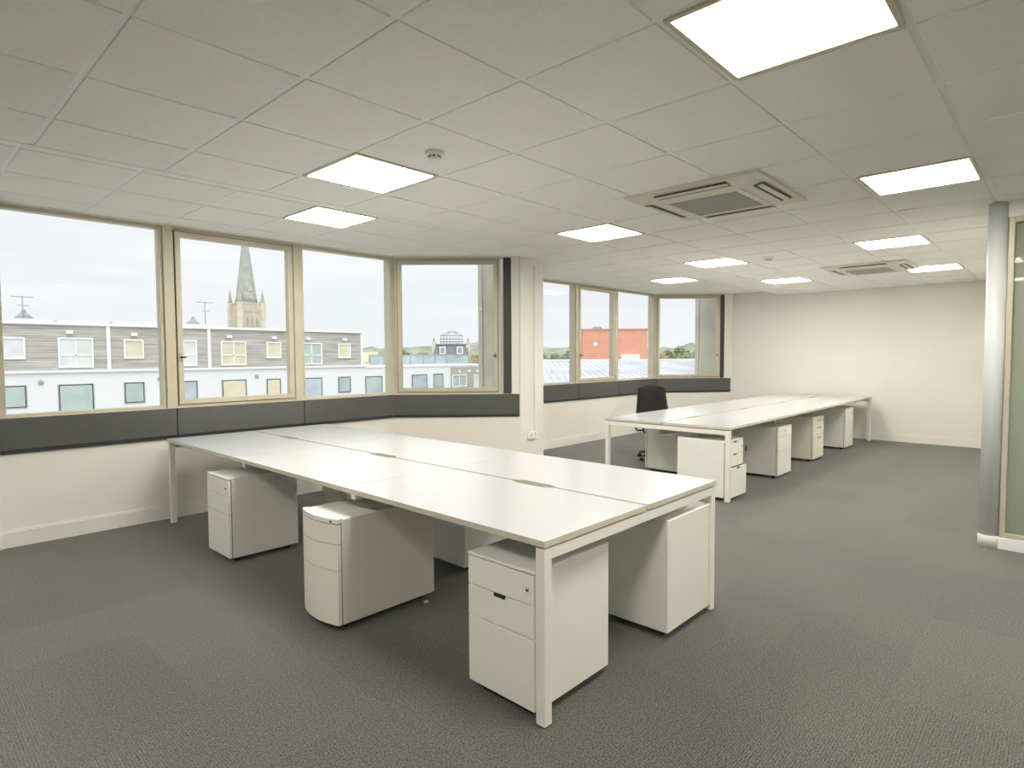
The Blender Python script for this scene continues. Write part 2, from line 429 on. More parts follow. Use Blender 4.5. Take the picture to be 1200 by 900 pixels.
# ------------------------------------------------------------------ glazed partition, round column
structure(MB().box((3.32, -.70, 0), (XB, -.62, 2.75), WALL).build('wall_right'), 'plain wall running from the round column to the end wall', 'wall')
col = MB().lathe([(.062, 0), (.062, HC)], 32, m=mat('column_grey', (.66, .69, .69), .28, metal=0)).build('round_column', None, None, (3.255, -.605, 0))
tag(col, 'slim round grey column at the corner of the glazed partition', 'column')
MB().lathe([(.067, 0), (.067, .085), (.063, .09)], 32, m=SKIRT).build('base_collar', None, col)
part = thing('glazed_partition', 'floor to ceiling glass partition with white plinth beside the round column', 'partition', (3.25, -.66, 0))
mb = MB().box((-.045, 0, 0), (.035, -3.45, .085), mat('plinth_white', (.86, .85, .84), .4), bev=.003)
mb.build('plinth', None, part)
MB().box((-.03, 0, 2.415), (.03, -3.45, HC), PLAS).build('header', None, part)
for k, y in enumerate((0, -1.2, -2.4)):
    f = MB()
    ya, yb = y - .005, y - 1.195
    for p, q in (((-.03, ya, .085), (.03, ya - .035, 2.415)), ((-.03, yb + .035, .085), (.03, yb, 2.415)), ((-.03, ya - .035, .085), (.03, yb + .035, .12)), ((-.03, ya - .035, 2.375), (.03, yb + .035, 2.415))):
        f.box(p, q, FRAME, bev=.003)
    fo = f.build('glazing_frame', None, part)
    MB().box((-.005, ya - .03, .115), (.005, yb + .03, 2.38), PGLASS).build('glass', None, fo)

# ------------------------------------------------------------------ ceiling lights, air conditioning, detectors
def light(x, y, z, label, grp='square ceiling light panels'):
    r = thing('ceiling_light', label, 'ceiling light', (x + .3, y + .3, z), group=None)
    mb = MB()
    for p, q in (((-.288, -.288, -.004), (.288, -.268, .012)), ((-.288, .268, -.004), (.288, .288, .012)), ((-.288, -.268, -.004), (-.268, .268, .012)), ((.268, -.268, -.004), (.288, .268, .012))):
        mb.box(p, q, mat('light_frame', (.66, .58, .44), .4), bev=.001)
    mb.build('frame', None, r)
    MB().box((-.268, -.268, .0), (.268, .268, .006), DIFF).build('diffuser', None, r)
    return r
LL = {(-1, -1): 'large square ceiling light nearest the camera at the top of the view', (3, -1): 'ceiling light at right, level with the round column',
      (7, 0): 'ceiling light between the right hand light and the far air conditioner', (11, 0): 'ceiling light partly behind the far air conditioner, nearest the end wall on the right',
      (-5, -1): 'ceiling light left of the photographer', (-5, 3): 'ceiling light left of the near window bay', (-1, -5): 'ceiling light behind the photographer on the left', (3, -5): 'ceiling light behind the photographer, in front of the partition',
      (7, -4): 'unseen ceiling light added just behind the glass partition', (13, -5): 'unseen ceiling light added at the far end of the room behind the glass',  # both added out of view to brighten the room behind the glass
      (-1, 3): 'ceiling light beside the smoke detector', (3, 3): 'ceiling light left of the near air conditioner',
      (7, 3): 'ceiling light near the small far smoke detector', (11, 3): 'ceiling light in front of the end wall, left of the far air conditioner'}
for (i, j) in LIGHTS:
    light(i * T, j * T, HC, LL[(i, j)])
light(0, 5.5 * T, HU, 'ceiling light in the raised strip above the spire window')
light(10 * T, 5.5 * T, HU, 'small far ceiling light in the raised strip above the far bay')
def grille_mat():
    m = bpy.data.materials.new('intake_grille'); m.use_nodes = True; t = m.node_tree; b = t.nodes['Principled BSDF']
    tcn = t.nodes.new('ShaderNodeTexCoord'); mpn = t.nodes.new('ShaderNodeMapping'); t.links.new(tcn.outputs['Object'], mpn.inputs[0])
    mpn.inputs['Scale'].default_value = (60, 60, 60)
    ck = t.nodes.new('ShaderNodeTexChecker'); t.links.new(mpn.outputs[0], ck.inputs[0]); ck.inputs['Scale'].default_value = 1
    ck.inputs[1].default_value = (.46, .45, .37, 1); ck.inputs[2].default_value = (.22, .21, .17, 1)
    t.links.new(ck.outputs[0], b.inputs['Base Color']); b.inputs['Roughness'].default_value = .6
    return m
GR = grille_mat()
def cassette(x, y, label):
    r = thing('air_conditioner', label, 'air conditioner', (x, y, HC))
    h = .455
    mb = MB()
    # outer panel as a ring of four mitred borders, each with a slot
    zi, zo = -.042, -.018
    for k in range(4):
        mx = Matrix.Rotation(k * PI / 2, 4, 'Z')
        v = [mx @ Vector(p) for p in ((-h, -h, zo), (h, -h, zo), (.285, -.285, zi), (-.285, -.285, zi))]
        vv = [mb.bm.verts.new(p) for p in v]; f = mb.bm.faces.new(vv); mb._fin([f], AC)
        v = [mx @ Vector(p) for p in ((-h, -h, zo), (h, -h, zo), (h, -h, .006), (-h, -h, .006))]
        vv = [mb.bm.verts.new(p) for p in v]; f = mb.bm.faces.new(vv); mb._fin([f], AC)
    mb.box((-h + .01, -h + .01, -.012), (h - .01, h - .01, .004), AC)
    mb.build('panel', None, r)
    MB().box((-.285, -.285, -.046), (.285, .285, -.02), AC, bev=.006).build('intake_frame', None, r)
    MB().box((-.235, -.235, -.048), (.235, .235, -.03), GR).build('grille', None, r)
    for k in range(4):
        a = k * PI / 2
        mx = Matrix.Rotation(a, 4, 'Z')
        mb = MB()
        tilt = Matrix.Translation((0, -.385, -.031)) @ Matrix.Rotation(math.radians(-7.2), 4, 'X')
        mb.box((-.25, -.036, -.004), (.25, .034, -.001), BLACK, mx=mx @ tilt)
        mb.box((-.25, -.022, -.010), (.25, .010, -.003), AC, bev=.002, mx=mx @ tilt)
        mb.build('louvre', None, r)
    # screws of the intake frame
    return r
cassette(1.655, .815, 'near square cassette air conditioner in the ceiling, grille facing down')
cassette(6.22, .86, 'far cassette air conditioner in the ceiling near the end wall')
def detector(x, y, z, label):
    r = thing('smoke_detector', label, 'smoke detector', (x, y, z))
    MB().lathe([(.052, 0), (.052, -.014), (.048, -.018)], 28, m=PLAS).build('base', None, r)
    mb = MB().lathe([(.040, -.018), (.040, -.022), (.034, -.023), (.034, -.033), (.040, -.034), (.040, -.040), (.030, -.045)], 28, m=PLAS)
    for k in range(8):
        mx = Matrix.Rotation(k * PI / 4, 4, 'Z')
        mb.box((.033, -.007, -.033), (.0352, .007, -.023), SHADOWGAP, mx=mx)
    mb.build('sensor_head', None, r)
    return r
detector(-.5 * T + .0, 2.5 * T, HC, 'round white smoke detector beside the near ceiling light')
detector(7.5 * T + .03, 2.5 * T, HC, 'small far smoke detector between the two air conditioners')

# ------------------------------------------------------------------ wall socket with trunking on the pillar
r = thing('wall_socket', 'white double socket on the pillar between the window bays', 'socket', (3.06, 3.765, .475))
MB().box((-.073, -.028, -.043), (.073, 0, .043), PLAS, bev=.004).build('back_box', None, r)
mb = MB().box((-.072, -.034, -.042), (.072, -.028, .042), PLAS, bev=.002)
for sx in (-.036, .036):
    mb.box((sx - .004, -.0365, .012), (sx + .004, -.034, .024), SHADOWGAP)
    mb.box((sx - .013, -.0362, -.012), (sx - .006, -.034, -.004), SHADOWGAP)
    mb.box((sx + .006, -.0362, -.012), (sx + .013, -.034, -.004), SHADOWGAP)
mb.build('face_plate', None, r)
tag(MB().box((3.105, 3.745, .52), (3.155, 3.765, HC), WALL, bev=.002).build('cable_trunking'), 'painted vertical cable trunking on the pillar above the socket', 'trunking')

# ------------------------------------------------------------------ desks
ZT, TH = .735, .025
def desktop(mb, x0, x1, y0, y1, notch, m1=DTOP, m2=DEDGE):
    """top in plan, lengthwise along x, notch on side y0 ('lo') or y1 ('hi')"""
    cx = (x0 + x1) / 2; a, b, d = .150, .095, .028
    if notch == 'lo':
        pts = [(x0, y0), (cx - a, y0), (cx - b, y0 + d), (cx + b, y0 + d), (cx + a, y0), (x1, y0), (x1, y1), (x0, y1)]
    else:
        pts = [(x0, y0), (x1, y0), (x1, y1), (cx + a, y1), (cx + b, y1 - d), (cx - b, y1 - d), (cx - a, y1), (x0, y1)]
    mb.prism(pts, ZT - TH, ZT, m1, side=m2)
    mb.box((x0 + .0, y0 + (.03 if notch == 'lo' else 0), ZT - TH - .0005), (x1, y1 - (.03 if notch == 'hi' else 0), ZT - TH + .001), m1)
def bench(name, label, loc, rz, n, L, W, inner_in):
    """bench lengthwise along local x from 0 to n*L, width W along local y"""
    r = thing(name, label, 'desk', loc, rz)
    gap = .010
    for k in range(n):
        x0, x1 = k * L + (.0015 if k else 0), (k + 1) * L - (.0015 if k < n - 1 else 0)
        for side in (0, 1):
            mb = MB()
            if side == 0: desktop(mb, x0, x1, 0, W / 2 - gap, 'hi')
            else: desktop(mb, x0, x1, W / 2 + gap, W, 'lo')
            mb.build('desktop', None, r)
    zr = ZT - TH - .008
    s = .045
    for k in range(n + 1):
        end = k in (0, n)
        xc = .004 + s / 2 if k == 0 else (n * L - .004 - s / 2 if k == n else k * L)
        ins = .004 if end else (inner_in or .06)
        for y in ((ins, W - ins - s) if end or inner_in else ()):
            mb = MB().box((xc - s / 2, y, .004), (xc + s / 2, y + s, zr - (0 if end else 0.05)), DFRAME, bev=.002)
            mb.box((xc - s / 2 + .004, y + .004, 0), (xc + s / 2 - .004, y + s - .004, .006), BLACK)
            mb.build('leg', None, r)
        y0, y1 = (ins + s, W - ins - s) if end else (ins, W - ins)
        MB().box((xc - s / 2, y0, zr - (.046 if end else .045)), (xc + s / 2, y1, zr), DFRAME, bev=.002).build('cross_rail', None, r)
        for y in (W * .12, W * .38, W * .62, W * .88):
            MB().box((xc - .015, y - .015, zr - .001), (xc + .015, y + .015, ZT - TH), DFRAME).build('spacer', None, r)
    for y in (W * .25, W * .75):
        MB().box((.05, y - .02, zr - .045), (n * L - .05, y + .02, zr - .005), DFRAME).build('beam', None, r)
    # cable trays hung under the centre gap, one per pair of desks
    for k in range(n):
        x0, x1 = k * L + .12, (k + 1) * L - .12
        mb = MB().box((x0, W / 2 - .10, zr - .115), (x1, W / 2 + .10, zr - .112), DFRAME)
        mb.box((x0, W / 2 - .102, zr - .115), (x1, W / 2 - .10, zr - .06), DFRAME).box((x0, W / 2 + .10, zr - .115), (x1, W / 2 + .102, zr - .06), DFRAME)
        for xx in (x0 + .1, x1 - .1): mb.box((xx - .01, W / 2 - .23, zr - .062), (xx + .01, W / 2 + .23, zr - .058), DFRAME)
        mb.build('cable_tray', None, r)
    return r
# near bench runs along the y axis: local x = world +y, local y = world -x
bench('bench_desk', 'near white six person bench desk with drawer units below', (.815, .415, 0), PI / 2, 3, 1.418, 1.50, None)
bench('bench_desk', 'far white eight person bench desk reaching to the end wall', (3.22, 1.365, 0), 0, 4, 1.403, 1.44, .56)

# ------------------------------------------------------------------ drawer pedestals
def lock(mb, x, z, y=0):
    mb.lathe([(.008, 0), (.008, .005), (.005, .007)], 12, m=CHROME, mx=Matrix.Translation((x, y, z)) @ Matrix.Rotation(PI / 2, 4, 'X'))
    mb.box((x - .0012, y - .009, z - .004), (x + .0012, y - .006, z + .004), BLACK)
def pedestal(label, loc, rz, kind='flat', W=.38, D=.50, H=.585, m=PED, bow=0.0, fronts=None, handles=False, pulled=0, key=False):
    """front faces local -y; origin at the floor under the front left corner"""
    r = thing('drawer_pedestal', label, 'drawer unit', loc, rz)
    z0 = .035
    fr = .020                              # thickness of drawer fronts
    mb = MB().box((0, fr + .005, z0), (W, D, z0 + H), m, bev=.003)
    mb.build('body', None, r)
    mb = MB()
    def bowpts(x0, x1, y_in):
        n = 12; o = []
        for k in range(n + 1):
            x = x0 + (x1 - x0) * k / n; u = (x - W / 2) / (W / 2)
            o.append((x, -bow * (1 - u * u)))
        return o + [(x1, y_in), (x0, y_in)]
    mb = MB()
    if bow: mb.prism(bowpts(0, W, fr + .01), z0 + H - .020, z0 + H + .004, m); lock(mb, W - .04, z0 + H - .009, -bow * .35)
    else: mb.box((0, 0, z0 + H - .012), (W, fr + .01, z0 + H), m, bev=.002)
    mb.build('top_edge', None, r)
    fronts = fronts or [(.42, .0), (.18, .0), (.155, .0)]
    htot = H - .016 - (.008 if bow else 0); sm = sum(f[0] for f in fronts); z = z0 + .001
    MB().box((.003, fr - .003, z0 + .004), (W - .003, fr + .006, z0 + H - .012), SHADOWGAP).build('gap_shadow', None, r)
    for i, (hh, pull) in enumerate(fronts):
        h = hh / sm * htot; za, zb = z + .0015, z + h - .0025
        mb = MB()
        if bow: mb.prism([(x, y - pull) for x, y in bowpts(.002, W - .002, fr)], za, zb, m)
        else: mb.box((.002, -pull, za), (W - .002, fr - pull, zb), m, bev=.002)
        if pull: mb.box((.02, fr - pull, za + .02), (W - .02, fr + .05, zb - .04), m)
        d = mb.build('drawer', None, r)
        if handles == 'slot' and i == len(fronts) - 2:
            MB().box((W / 2 - .032, -.0015, zb - .012), (W / 2 + .032, .004, zb + .001), BLACK).build('handle', None, d)
        if handles == 'slots':
            MB().box((W / 2 - .035, -.0015 - pull, zb - .012), (W / 2 + .035, .004 - pull, zb + .001), BLACK).build('handle', None, d)
        if handles == 'bar':
            hb = MB().box((W / 2 - .055, -.028, zb - .045), (W / 2 + .055, -.022, zb - .033), mat('handle_grey', (.45, .43, .36), .35, metal=.6), bev=.002)
            for sx in (-.045, .045): hb.box((W / 2 + sx - .004, -.024, zb - .043), (W / 2 + sx + .004, .001, zb - .035), MATS['handle_grey'])
            hb.build('handle', None, d)
        if i == len(fronts) - 1 and not bow:
            lk = MB(); lock(lk, W - .035 if kind != 'lockmid' else W / 2, (za + zb) / 2 + (.0 if kind != 'lockmid' else .01), 0); lk.build('lock', None, d)
        if key and i == len(fronts) - 1:
            MB().box((W - .045, -.045, (za + zb) / 2 - .004), (W - .035, -.004, (za + zb) / 2 + .004), CHROME).box((W - .052, -.048, (za + zb) / 2 - .052), (W - .028, -.040, (za + zb) / 2 + .008), BLACK, bev=.002).build('key', None, d)
        z += h
    # castors
    for x in (.05, W - .05):
        for y in (.07, D - .06):
            mb = MB().lathe([(.018, -.008), (.0215, -.004), (.0215, .004), (.018, .008)], 18, m=BLACK, mx=Matrix.Translation((x, y, .0215)) @ Matrix.Rotation(PI / 2, 4, 'Y'))
            mb.box((x - .011, y - .012, .022), (x + .011, y + .016, .036), BLACK)
            mb.build('castor', None, r)
    return r
# near bench. rz=-90deg: front faces -x; local x -> world -y ; rz=+90: front faces +x
NX = -PI / 2
p1 = pedestal('white three drawer pedestal at the left, far end of the near bench', (-.755, 3.585, 0), NX, D=.505, H=.565)
p2 = pedestal('cream bow fronted three drawer pedestal, middle one on the near side', (-.79, 2.085, 0), NX, D=.635, W=.365, H=.56, m=PEDC, bow=.035, fronts=[(.42, 0), (.20, 0), (.155, 0)])
p3 = pedestal('white drawer pedestal with dark slot handle behind the nearest desk leg', (-.675, .855, 0), NX, D=.51, H=.565, handles='slot', fronts=[(.40, 0), (.185, 0), (.17, 0)])
p4 = pedestal('plain backed white pedestal at the right of the near bench, drawers facing away', (.775, .425, 0), PI / 2, D=.49, W=.40, H=.575)
p5 = pedestal('white pedestal on the far side of the near bench, seen between two front units', (.745, 1.87, 0), PI / 2, D=.515, W=.38, H=.585)
p6 = pedestal('white pedestal mostly hidden behind the bow fronted unit, far side of near bench', (.745, 3.30, 0), PI / 2, D=.515, W=.38, H=.585)
# far bench, fronts face -y
q1 = pedestal('white pedestal of the far bench with key and bottom drawer ajar, beside the front leg', (3.235, 1.40, 0), 0, D=.52, W=.40, H=.56, handles='slots', fronts=[(.42, .035), (.18, 0), (.18, 0)], key=True)
q2 = pedestal('second white pedestal of the far bench, lock in the middle of its top drawer', (4.665, 1.41, 0), 0, kind='lockmid', D=.55, W=.44, H=.565, handles=False, fronts=[(.34, 0), (.20, .0), (.12, 0)])
q3 = pedestal('third pedestal of the far bench with grey bar handles', (6.095, 1.455, 0), 0, D=.52, W=.45, H=.57, handles='bar', m=PEDC, fronts=[(.36, 0), (.15, 0), (.11, 0)])
q4 = pedestal('last pedestal of the far bench, nearest the end wall', (7.50, 1.42, 0), 0, D=.55, W=.42, H=.60, fronts=[(.42, 0), (.20, 0)])
r1 = pedestal('white pedestal on the window side of the far bench, next to the chair', (4.56, 2.83, 0), PI, D=.50, W=.42, H=.56)
r2 = pedestal('white pedestal under the window side of the far bench, behind the second front unit', (6.0, 2.80, 0), PI, D=.50, W=.42, H=.56)
r3 = pedestal('white pedestal under the window side of the far bench, behind the third front unit', (7.4, 2.80, 0), PI, D=.50, W=.42, H=.56)

# bit of paper on the carpet
mb = MB().prism([(-.016, -.010), (.012, -.014), (.018, .008), (-.008, .014)], 0, .0025, PLAS)
mb.box((-.006, -.002, .0025), (.010, .007, .008), PLAS, bev=.001)
tag(mb.build('paper_scrap', None, None, (-.235, 1.70, 0)), 'tiny white paper scrap on the carpet beside the bow fronted pedestal', 'paper scrap')

# ------------------------------------------------------------------ office chair
def chair(loc, rz):
    r = thing('office_chair', 'black fabric swivel chair at the window side of the far bench', 'chair', loc, rz)
    # faces local -y ; seat
    def pad(name, w0, w1, h, th, mx, m, curve=0.0):
        mb = MB(); nx, nz = 14, 12; g = []
        for s_ in (0, 1):
            rows = []
            for j in range(nz + 1):
                v = j / nz; row = []
                for i in range(nx + 1):
                    u = i / nx * 2 - 1
                    ww = (w0 + (w1 - w0) * v) / 2
                    c = .14
                    if v > 1 - c: ww *= math.sqrt(max(0, 1 - ((v - 1 + c) / c) ** 2 * .42))
                    if v < c * .6: ww *= math.sqrt(max(0, 1 - ((c * .6 - v) / (c * .6)) ** 2 * .3))
                    e = max(abs(u), abs(v * 2 - 1)); t = th * (1 - .75 * e ** 6)
                    y = curve * u * u + (-t / 2 if s_ == 0 else t / 2)
                    row.append(mb.bm.verts.new(mx @ Vector((u * ww, y, v * h - (.03 * u * u if v == 1 else 0)))))
                rows.append(row)
            g.append(rows)
        for s_ in (0, 1):
            for j in range(nz):
                for i in range(nx):
                    q = (g[s_][j][i], g[s_][j][i + 1], g[s_][j + 1][i + 1], g[s_][j + 1][i])
                    f = mb.bm.faces.new(q if s_ == 0 else q[::-1]); f.smooth = True
        rim0 = [g[0][0][i] for i in range(nx + 1)] + [g[0][j][nx] for j in range(1, nz + 1)] + [g[0][nz][i] for i in range(nx - 1, -1, -1)] + [g[0][j][0] for j in range(nz - 1, 0, -1)]
        rim1 = [g[1][0][i] for i in range(nx + 1)] + [g[1][j][nx] for j in range(1, nz + 1)] + [g[1][nz][i] for i in range(nx - 1, -1, -1)] + [g[1][j][0] for j in range(nz - 1, 0, -1)]
        for k in range(len(rim0)):
            f = mb.bm.faces.new((rim0[k], rim0[(k + 1) % len(rim0)], rim1[(k + 1) % len(rim0)], rim1[k])); f.smooth = True
        return mb.build(name, m, r)
    pad('backrest', .52, .39, .50, .055, Matrix.Translation((0, .235, .52)) @ Matrix.Rotation(math.radians(-6), 4, 'X'), FABRIC, -.035)
    pad('seat', .48, .46, .46, .07, Matrix.Translation((0, .22, .475)) @ Matrix.Rotation(math.radians(90), 4, 'X'), FABRIC, -.012)
    MB().tube([(0, .10, .43), (0, .24, .44), (0, .285, .50), (0, .29, .62)], .016, m=BLACK).build('back_support', None, r)
    for s_ in (-1, 1):
        MB().tube([(s_ * .18, .08, .40), (s_ * .29, .08, .40), (s_ * .31, .08, .425), (s_ * .32, .09, .60), (s_ * .32, .07, .625), (s_ * .32, -.14, .625), (s_ * .32, -.17, .60), (s_ * .31, -.15, .425), (s_ * .29, -.14, .40), (s_ * .18, -.12, .40)], .011, m=BLACK).build('armrest', None, r)
    MB().box((-.09, -.11, .405), (.09, .11, .44), BLACK, bev=.008).build('tilt_mechanism', None, r)
    MB().lathe([(.028, .09), (.028, .24), (.016, .245), (.016, .41)], 20, m=BLACK).build('gas_lift', None, r)
    mb = MB().lathe([(.04, .07), (.045, .09), (.035, .115)], 20, m=BLACK)
    b = mb.build('hub', None, r)
    for k in range(5):
        a = k * 2 * PI / 5 + math.radians(195.6)
        d = Vector((math.cos(a), math.sin(a), 0)); e = d * .31; sd_ = Vector((-d.y, d.x, 0))
        leg = MB().tube([d * .03 + Vector((0, 0, .10)), d * .16 + Vector((0, 0, .092)), e + Vector((0, 0, .068))], [.020, .017, .012], m=BLACK).build('base_leg', None, r)
        mb = MB()
        for s_ in (-.014, .014):
            mb.lathe([(.016, -.008), (.025, -.005), (.025, .005), (.016, .008)], 18, m=BLACK, mx=Matrix.Translation(e + sd_ * s_ + Vector((0, 0, .025))) @ Matrix.Rotation(a, 4, 'Z') @ Matrix.Rotation(PI / 2, 4, 'X'))
        mb.tube([e + Vector((0, 0, .03)), e + Vector((0, 0, .07))], .007, m=BLACK)
        mb.build('castor', None, leg)
    return r
chair((4.97, 3.10, 0), math.radians(-34))

# ------------------------------------------------------------------ outside: this building's own concrete piers
CONC = mat('concrete', (.62, .61, .54), .85, noise=(2.5, .10), bump=(30, .2, .004))
def pier(x, y0, y1, label):
    r = MB().box((x, y0, -4), (x + .32, y1, 3.4), CONC, bev=.01)
    r.box((x - .02, y1 - .09, -4), (x, y1 - .02, 3.4), CONC)
    structure(r.build('trim_pier'), label, 'concrete pier')
pier(2.955, 3.90, 4.58, 'concrete pier outside the near angled window')
pier(9.10, 4.02, 4.62, 'concrete pier outside the far angled window')

# ------------------------------------------------------------------ outside: ground
GZ = -12.0
structure(MB().box((-120, 7, GZ - 1), (330, 420, GZ), mat('town_ground', (.34, .35, .31), .95, noise=(.05, .25))).build('ground'), 'paved and grassy ground far below the windows', 'ground')

# ------------------------------------------------------------------ outside: apartment building opposite
def plank_mat(name, c1, c2):
    m = bpy.data.materials.new(name); m.use_nodes = True; t = m.node_tree; b = t.nodes['Principled BSDF']; L = t.links
    tcn = t.nodes.new('ShaderNodeTexCoord'); mpn = t.nodes.new('ShaderNodeMapping'); L.new(tcn.outputs['Object'], mpn.inputs[0]); mpn.inputs['Scale'].default_value = (.35, .35, 7)
    n = t.nodes.new('ShaderNodeTexNoise'); L.new(mpn.outputs[0], n.inputs[0]); n.inputs['Scale'].default_value = 1.0; n.inputs['Detail'].default_value = 4
    wv = t.nodes.new('ShaderNodeTexWave'); wv.wave_type = 'BANDS'; wv.bands_direction = 'Z'; wv.wave_profile = 'SAW'; wv.inputs['Scale'].default_value = 2.2; L.new(tcn.outputs['Object'], wv.inputs[0])
    r = t.nodes.new('ShaderNodeValToRGB'); L.new(n.outputs[0], r.inputs[0]); r.color_ramp.elements[0].position = .3; r.color_ramp.elements[1].position = .7
    r.color_ramp.elements[0].color = (*c1, 1); r.color_ramp.elements[1].color = (*c2, 1)
    mm = t.nodes.new('ShaderNodeMix'); mm.data_type = 'RGBA'; mm.blend_type = 'MULTIPLY'
    r2 = t.nodes.new('ShaderNodeValToRGB'); L.new(wv.outputs[0], r2.inputs[0]); r2.color_ramp.elements[0].position = .0; r2.color_ramp.elements[0].color = (.62, .62, .62, 1); r2.color_ramp.elements[1].position = .3; r2.color_ramp.elements[1].color = (1, 1, 1, 1)
    mm.inputs['Factor'].default_value = 1; L.new(r.outputs[0], mm.inputs['A']); L.new(r2.outputs[0], mm.inputs['B'])
    L.new(mm.outputs['Result'], b.inputs['Base Color']); b.inputs['Roughness'].default_value = .85
    return m
PLANK = plank_mat('weathered_cladding', (.36, .34, .31), (.64, .61, .56))
RENDER_ = mat('white_render', (.80, .81, .82), .8, noise=(.3, .02))
UPVC = mat('window_white', (.88, .88, .86), .5)
def pane_mat(name, c): return mat(name, c, .12, noise=(.8, .12), spec=.6)
PG = pane_mat('pane_green', (.46, .56, .52)); PY = pane_mat('pane_curtain', (.72, .66, .48)); PW = pane_mat('pane_pale', (.74, .76, .74)); PB = pane_mat('pane_blue', (.48, .56, .62))  # sky reflection put into the pale pane colours, beside curtain tints
GREYM = mat('grey_metal', (.38, .40, .40), .5)
def fwindow(parent, x0, x1, z0, z1, y, fm, pm, tall, divs=2, proud=.10):
    mb = MB(); f = .09
    for p, q in (((x0, y - proud, z0), (x1, y + .05, z0 + f)), ((x0, y - proud, z1 - f), (x1, y + .05, z1)), ((x0, y - proud, z0 + f), (x0 + f, y + .05, z1 - f)), ((x1 - f, y - proud, z0 + f), (x1, y + .05, z1 - f))):
        mb.box(p, q, fm)
    for k in range(1, divs):
        x = x0 + (x1 - x0) * k / divs; mb.box((x - .04, y - proud * .7, z0 + f), (x + .04, y + .05, z1 - f), fm)
    if tall: mb.box((x0 + f, y - proud * .7, z0 + (z1 - z0) * .40), (x1 - f, y + .05, z0 + (z1 - z0) * .40 + .07), fm)
    w_ = mb.build('window', None, parent)
    MB().box((x0 + f * .5, y - .03, z0 + f * .5), (x1 - f * .5, y + .02, z1 - f * .5), pm).build('pane', None, w_)
    return w_
VR = math.atan2(-.7319, .6814)       # facades that look back at our windows
ap = thing('apartment_building', 'long apartment block with weathered timber upper storey and white walls below', 'building', (0, 0, 0))
YF = 43.0
MB().box((-14, YF + .02, GZ), (40.2, YF + 12, .56), RENDER_).build('lower_wall', None, ap)
MB().box((-14, YF - .0, .72), (26.0, YF + 11, 3.40), PLANK).build('upper_wall', None, ap)
MB().box((-14, YF - .14, .56), (26.3, YF + 11, .72), RENDER_).build('ledge', None, ap)
MB().box((-14, YF - .18, 3.40), (26.15, YF + 11.2, 3.56), UPVC).build('roof_edge', None, ap)
MB().box((26.3, YF - .06, .46), (40.3, YF + 12, .64), UPVC).build('parapet', None, ap)
for (xa, xb) in ((-6, 5.2), (5.4, 8.1), (8.3, 15.2)):
    MB().prism([(xa, YF + 1.5), (xb, YF + 1.5), (xb - .5, YF + 8), (xa + .5, YF + 8)], 3.56, 3.80, mat('roof_sheet', (.62, .62, .60), .5)).build('roof_light', None, ap)
for x in (7.68, 13.65, 1.0): MB().box((x - .10, YF - .12, .72), (x + .10, YF, 3.40), UPVC).build('cladding_joint', None, ap)
MB().box((25.86, YF - .03, .72), (26.03, YF + .1, 3.4), UPVC).build('corner_trim', None, ap)
for i, (x0, x1, z0, z1, tall, pm, dv) in enumerate([(1.35, 3.6, 1.37, 2.64, 0, PW, 1), (5.12, 6.88, .84, 2.66, 1, PW, 2), (8.50, 9.62, 1.37, 2.60, 0, PY, 1), (11.1, 12.85, .84, 2.60, 1, PW, 2),
        (14.43, 16.2, .84, 2.58, 1, PY, 2), (17.72, 18.86, 1.33, 2.56, 0, PY, 1), (20.45, 22.25, .82, 2.54, 1, PG, 2), (23.70, 24.85, 1.30, 2.52, 0, PY, 1)]):
    fwindow(ap, x0, x1, z0, z1, YF, UPVC, pm, tall, dv)
    MB().box((x0 + .4, YF - .22, z1 + .22), (x0 + .75, YF, z1 + .42), UPVC).build('wall_vent', None, ap)
for i, (x0, x1, z0, z1, tall, pm, dv) in enumerate([(1.2, 3.6, -1.44, -.12, 0, PG, 1), (5.05, 6.85, -2.1, -.14, 1, PG, 2), (8.45, 9.62, -1.50, -.14, 0, PG, 1), (11.1, 12.85, -1.45, -.16, 0, PB, 1),
        (14.45, 16.2, -2.1, -.18, 1, PY, 2), (17.68, 18.8, -1.50, -.20, 0, PY, 1), (20.45, 22.25, -2.1, -.22, 1, PB, 2), (23.67, 24.85, -1.55, -.22, 0, PG, 1), (26.25, 28.0, -2.1, -.26, 1, PG, 2),
        (31.2, 33.0, -1.55, -.24, 0, PB, 2), (33.75, 34.95, -1.6, -.22, 0, PG, 1)]):
    fwindow(ap, x0, x1, z0, z1, YF, GREYM, pm, tall, dv, proud=.03)
for x in (4.25, 10.5, 16.95, 29.2): 
    MB().lathe([(.13, -.0), (.13, .12), (.06, .15)], 16, m=GREYM, mx=Matrix.Translation((x, YF + .02, .02)) @ Matrix.Rotation(PI / 2, 4, 'X')).build('wall_vent', None, ap)
# porch-like brown bay with round lamps and glazed doors
MB().box((35.9, YF - .04, -3), (40.1, YF + .1, .34), mat('taupe_render', (.46, .42, .38), .8)).build('taupe_panel', None, ap)
for x in (37.0, 38.25, 39.4):
    MB().lathe([(.14, 0), (.14, .06), (.10, .09)], 18, m=mat('lamp_white', (.9, .9, .88), .4), mx=Matrix.Translation((x, YF - .04, -.10)) @ Matrix.Rotation(PI / 2, 4, 'X')).build('round_lamp', None, ap)
fwindow(ap, 36.0, 37.9, -1.6, -.40, YF - .04, UPVC, PG, 0, 2)
fwindow(ap, 38.9, 39.9, -2.0, -.45, YF - .04, UPVC, PW, 0, 1)
